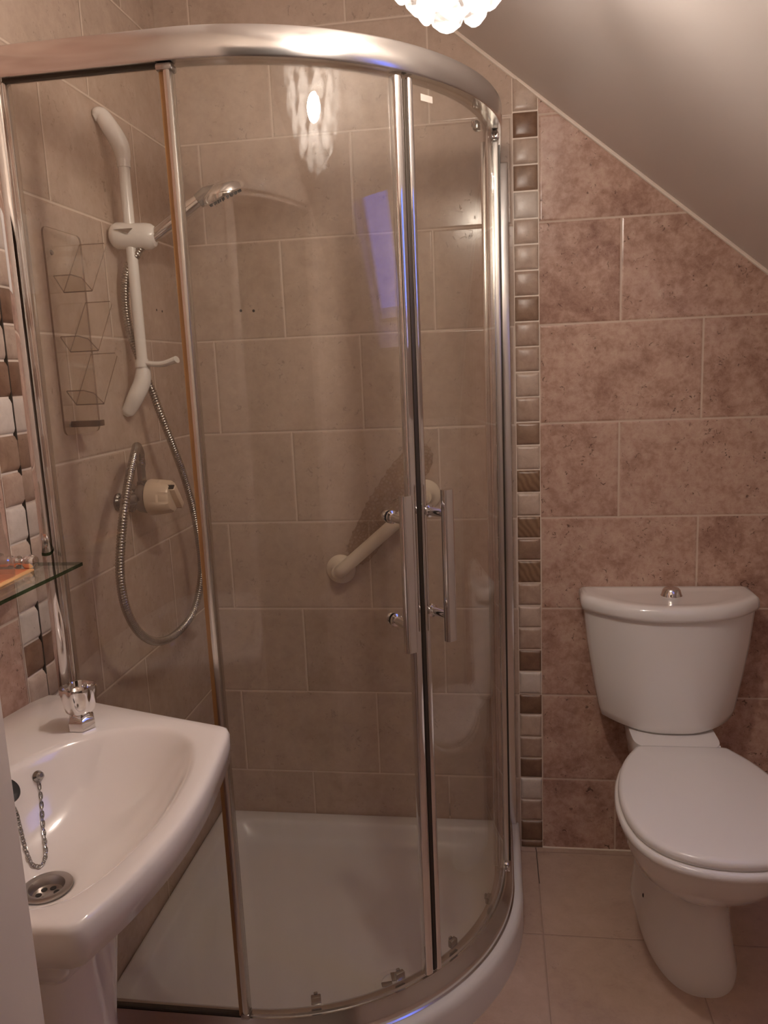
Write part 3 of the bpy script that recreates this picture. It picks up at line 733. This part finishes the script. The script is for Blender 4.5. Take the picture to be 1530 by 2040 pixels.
MB().lathe([(.0245, .009), (.026, .0175), (.031, .0225), (.044, .026), (.066, .0288), (.0705, .028), (.0705, .0245), (.068, .023), (.060, .021), (.059, .002)], tp, (0, 0, 1), 64, lobes=l4).build('tap_head', M_CHROME, tap, smooth=35)
# plug on its chain; every piece settles on the bowl below it
bvh = BVHTree.FromPolygons([basin.matrix_world @ v.co + world_loc(bas)*0 for v in basin.data.vertices], [p.vertices for p in basin.data.polygons])
def on_bowl(x, y, dz=0.):
    h = bvh.ray_cast(Vector((x, y, 1.2)), Vector((0, 0, -1))); return Vector((x, y, h[0].z+dz)), h[1]
CH = [(.1556, -1.0895), (.1646, -1.1009), (.176, -1.1206), (.189, -1.1409), (.1991, -1.1569), (.2031, -1.1721), (.1995, -1.1795), (.1881, -1.1767), (.1711, -1.1611), (.1574, -1.1471), (.149, -1.1398), (.143, -1.141)]
pk = thing('basin_plug', 'black rubber plug on a chain lying inside the white basin', 'basin plug', (.12, -1.16, .77))
P = resample(spline([on_bowl(x, y, .0028)[0] for x, y in CH], 12), .0068)
mb = MB()
for i in range(len(P)-1):
    a, b = P[i], P[i+1]; t = (b-a).normalized(); up = on_bowl(a.x, a.y)[1]; s = t.cross(up).normalized()
    if i % 2: s = (s*.55+up*.8).normalized()
    c = (a+b)/2; L, Wd = .0052, .0024
    mb.tube([c+t*(L*math.cos(q)*(1 if abs(math.cos(q)) > .3 else 1))+s*(Wd*math.copysign(abs(math.sin(q))**.6, math.sin(q))) for q in [2*math.pi*k/12 for k in range(13)]], .00072, 6, cap=False)
mb.build('chain', M_CHROME_D, pk)
p, n = on_bowl(*CH[0])
mb = MB().lathe([(-.001, .0085), (.002, .0085), (.004, .007), (.006, .0055), (.0095, .0055), (.0115, .003)], p, n, 20); mb.build('chain_stud', M_CHROME_D, pk)
p, n = on_bowl(.1345, -1.1475)
pl = MB().lathe([(.003, .0185), (.005, .020), (.013, .0225), (.0155, .0215), (.0165, .017), (.0165, .001)], p, (n+Vector((0, 0, 1))).normalized(), 36).build('stopper', M_BLACK, pk)
q = p+Vector((0.004, 0, .021))
MB().tube([q+Vector((.007*math.cos(t), .003*math.cos(t), .006*math.sin(t))) for t in [math.pi*k/10 for k in range(11)]], .0012, 8).build('ring', M_CHROME, pl)

# ---------------------------------------------------------------- glass shelf over the basin
sh = thing('glass_shelf', 'small glass shelf with green edge on the left wall above the basin', 'shelf', (0, -1.05, 1.062))
mb = MB(); v = [(.0, -.846), (.126, -.846), (.126, -1.30), (.0, -1.30)]
sheet(mb, [(a, b, 1.056) for a, b in v], (0, 0, 1), .006); mb.build('pane', [M_SHELFGLASS, M_GLASSEDGE], sh, smooth=0)
for y in (-.895, -1.25):
    mb = MB().lathe([(0, .016), (.005, .016), (.007, .0118), (.024, .0118), (.026, .009), (.033, .009), (.035, .0115), (.039, .0115), (.041, .007), (.046, .007), (.050, .0105), (.055, .0132), (.063, .0132), (.069, .010), (.0715, .004)], (.0005, y, 1.0745), (1, 0, 0), 26)
    mb.build('bracket', M_CHROME, sh)
bt = MB().lathe([(0, .020), (.001, .0235), (.012, .0245), (.03, .023), (.055, .0185), (.085, .0150), (.108, .0142), (.117, .0115), (.1205, .005)], (.047, -.963, 1.0622), (0, 0, 1), 36).build('bottle', M_BOTTLE)
tag(bt, 'clear slim bottle standing on the glass shelf beside the orange sachet', 'bottle')
cm = MB().box((-.055, -.075, 0), (.022, .045, .0035), .0006).build('soap_sachet', M_CARD)
cm.location = (.052, -.950, 1.0622); tag(cm, 'flat orange soap sachet lying on the glass shelf', 'sachet')
cm.rotation_euler = (0, 0, math.radians(4))
pn = MB().box((.0002, -.93, 1.535), (.0012, -.862, 1.675)).build('paper_notice', M_PAPER, smooth=0)
tag(pn, 'white paper notice on the left wall, mirrored in the shower wall profile', 'notice')

# ---------------------------------------------------------------- toilet
TCX = 1.274
toi = thing('toilet', 'white close coupled toilet standing against the travertine back wall', 'toilet', (TCX, -.35, 0))
def dring(hw, yb, yf, z, n=72, p=2.3, pb=5.):
    """D-shaped section: squarish towards the wall, rounded at the front"""
    out = []; ym = yb+(yf-yb)*.42
    for k in range(n):
        a = 2*math.pi*k/n; c, s = math.cos(a), math.sin(a)
        e = p if s < 0 else pb
        d = (abs(c)**e+abs(s)**e)**(-1/e)
        out.append((TCX+hw*c*d, ym+(abs(yf-ym) if s < 0 else abs(yb-ym))*s*d, z))
    return out
# shelf the cistern sits on
def ssec(hw, yb, yf_, z, p=6): return [(TCX-.005+hw*math.copysign(abs(math.cos(t))**(2/p), math.cos(t)), (yb+yf_)/2+(yb-yf_)/2*math.copysign(abs(math.sin(t))**(2/p), math.sin(t)), z) for t in TH[::2]]
MB().grid([ssec(.085, -.03, -.22, .30), ssec(.098, -.03, -.24, .38), ssec(.104, -.03, -.245, .42), ssec(.103, -.033, -.242, .4395)], True, True, True).build('cistern_ledge', M_CERAMIC, toi, smooth=50)
def cist(hw, dep, z, bow=.55, n=48, b=0.):
    """flat back on the wall, bowed front"""
    out = []
    for k in range(n+1):
        u = -1+2*k/n; s = math.copysign(abs(u)**1., u)
        y = -(dep*(1-bow*abs(u)**2.6)) ; out.append((TCX-.004+hw*s, y, z))
    r = .018
    out += [(TCX-.004+hw, -.008-b, z), (TCX-.004+hw-.006, -.0012-b, z), (TCX-.004-hw+.006, -.0012-b, z), (TCX-.004-hw, -.008-b, z)]
    return out
MB().grid([cist(.128, .165, .4405), cist(.152, .178, .443), cist(.163, .184, .450), cist(.169, .188, .47), cist(.185, .192, .56), cist(.199, .195, .65), cist(.208, .196, .74)], True, True, True).build('cistern', M_CERAMIC, toi, smooth=45)
MB().grid([cist(.209, .198, .7405), cist(.2145, .205, .742), cist(.2165, .208, .750), cist(.2165, .208, .762), cist(.214, .205, .771), cist(.208, .198, .7765, b=.003), cist(.199, .188, .778, b=.008), cist(.17, .17, .776, b=.02), cist(.14, .15, .7735, b=.035)], True, True, True).build('cistern_lid', M_CERAMIC, toi, smooth=70)
bc = (TCX+.002, -.085, .7735)
fb = MB().lathe([(0, .026), (.003, .0265), (.006, .025), (.017, .0215), (.021, .018), (.0225, .010), (.0235, .001)], bc, (0, 0, 1), 36).build('flush_button', M_CHROME, toi, smooth=35)
SO = [(.0, -.2255), (.06, -.2255), (.100, -.2265), (.1115, -.232), (.119, -.245), (.140, -.282), (.160, -.33), (.176, -.39), (.185, -.45), (.187, -.50), (.182, -.56), (.166, -.615), (.135, -.660), (.09, -.690), (.045, -.703), (0., -.707)]
SO = SO[:-1]+[SO[-1]]+[(-x, y) for x, y in SO[-2:0:-1]]
SO = [(p.x, p.y) for p in spline([(x, y, 0) for x, y in SO+SO[:1]], 4)[:-1]]
def seat_ring(s, z, out=0.):
    return [(TCX+x*s, -.47+(y+.47)*s, z) for x, y in SO]
def pan_ring(hx, yb, yf_, z):
    return [(TCX+x*hx/.187, yb+(y+.2255)*(yf_-yb)/(-.707+.2255), z) for x, y in SO]
MB().grid([seat_ring(.97, .4015), seat_ring(1., .404), seat_ring(1.008, .410), seat_ring(1.005, .417), seat_ring(.985, .4215)], True, True, True).build('seat', M_SEAT, toi, smooth=60)
MB().grid([seat_ring(.935, .4225), seat_ring(.960, .4235), seat_ring(.970, .429), seat_ring(.965, .436), seat_ring(.948, .4412), seat_ring(.91, .4435), seat_ring(.7, .4455), seat_ring(.3, .4462)], True, True, True).build('seat_lid', M_SEAT, toi, smooth=60)
for s in (-.075, .075): MB().tube([(TCX+s-.02, -.222, .428), (TCX+s+.02, -.222, .428)], .009, 16).build('hinge', M_SEAT, toi)
def foot(h, yb, yf_, z, p=2.4): return dring(h, yb, yf_, z, len(SO), p)
def to_so(r):    # start the foot sections where the seat outline starts: middle of the back, running clockwise
    n = len(r); k0 = n//4; return [r[(k0-k) % n] for k in range(n)]
rings = [to_so(foot(*a)) for a in ((.104, -.10, -.525, 0), (.104, -.10, -.526, .012), (.0965, -.10, -.513, .05), (.089, -.10, -.498, .11), (.087, -.10, -.492, .165), (.095, -.11, -.505, .205), (.120, -.12, -.552, .242))]
rings += [pan_ring(.149, -.15, -.608, .285), pan_ring(.166, -.17, -.652, .335), pan_ring(.172, -.20, -.675, .375), pan_ring(.176, -.215, -.688, .393), pan_ring(.172, -.218, -.684, .400)]
MB().grid(rings, True, True, True).build('pan', M_CERAMIC, toi, smooth=60)
MB().lathe([(0, .005), (.002, .004)], (TCX-.0995, -.33, .10), (-1, 0, .1), 12).build('fixing_hole', M_HOLE, toi)

# ---------------------------------------------------------------- pendant lamp
LX, LY = .799, -1.035
LZ = -.008
lamp = thing('pendant_lamp', 'crystal drop pendant lamp glowing under the ceiling before the shower', 'lamp', (LX, LY, zs(LX)-.001))
mb = MB().lathe([(0, .045), (.012, .043), (.022, .02), (.026, .006)], (LX, LY, zs(LX)+.004), (0, 0, -1), 30); mb.build('ceiling_rose', M_CHROME, lamp)
MB().tube([(LX, LY, 2.13), (LX, LY, 1.985+LZ)], .0035, 10).build('cord', M_WPLAST, lamp)
MB().lathe([(0, .012), (.01, .018), (.045, .018), (.05, .014)], (LX, LY, 1.995+LZ), (0, 0, -1), 24).build('lamp_holder', M_WPLAST, lamp)
MB().ball((LX, LY, 1.912+LZ), .0275, u=20, v=14).build('bulb', M_BULB, lamp)
tiers = [(.050, 2.010, 8, .6), (.110, 1.975, 13, 1.), (.105, 1.925, 12, 1.), (.088, 1.885, 10, 1.), (.063, 1.850, 8, 1.), (.033, 1.822, 5, .95)]
mb = MB()
for r, z, n, s in tiers:
    mb.tube([(LX+(r-.004)*math.cos(2*math.pi*k/32), LY+(r-.004)*math.sin(2*math.pi*k/32), z+LZ+.03*s) for k in range(33)], .0012, 6, cap=False)
for k in range(4):
    a = k*math.pi/2+.2; mb.tube([(LX+.0145*math.cos(a), LY+.0145*math.sin(a), 1.99+LZ), (LX+.101*math.cos(a), LY+.101*math.sin(a), 2.005+LZ)], .0012, 6)
mb.build('wire_frame', M_CHROME, lamp)
dm = MB().lathe([(-.031, .001), (-.027, .0035), (-.015, .0095), (.0, .0175), (.012, .0205), (.022, .0165), (.029, .008), (.0315, .001)], (0, 0, 0), (0, 0, -1), 12).build('crystal_drop', M_DROP, lamp, smooth=20)
first = True
for ti, (r, z, n, s) in enumerate(tiers):
    for k in range(n):
        d = dm if first else dm.copy()
        if not first: COL.objects.link(d); d.parent = lamp
        first = False
        a = 2*math.pi*(k+.5*(ti % 2))/n
        d.location = Vector((LX+r*math.cos(a), LY+r*math.sin(a), z+LZ))-Vector(lamp.location)
        d.scale = (s*.66, s*1.2, s*1.05); d.rotation_euler = (0, 0, a)
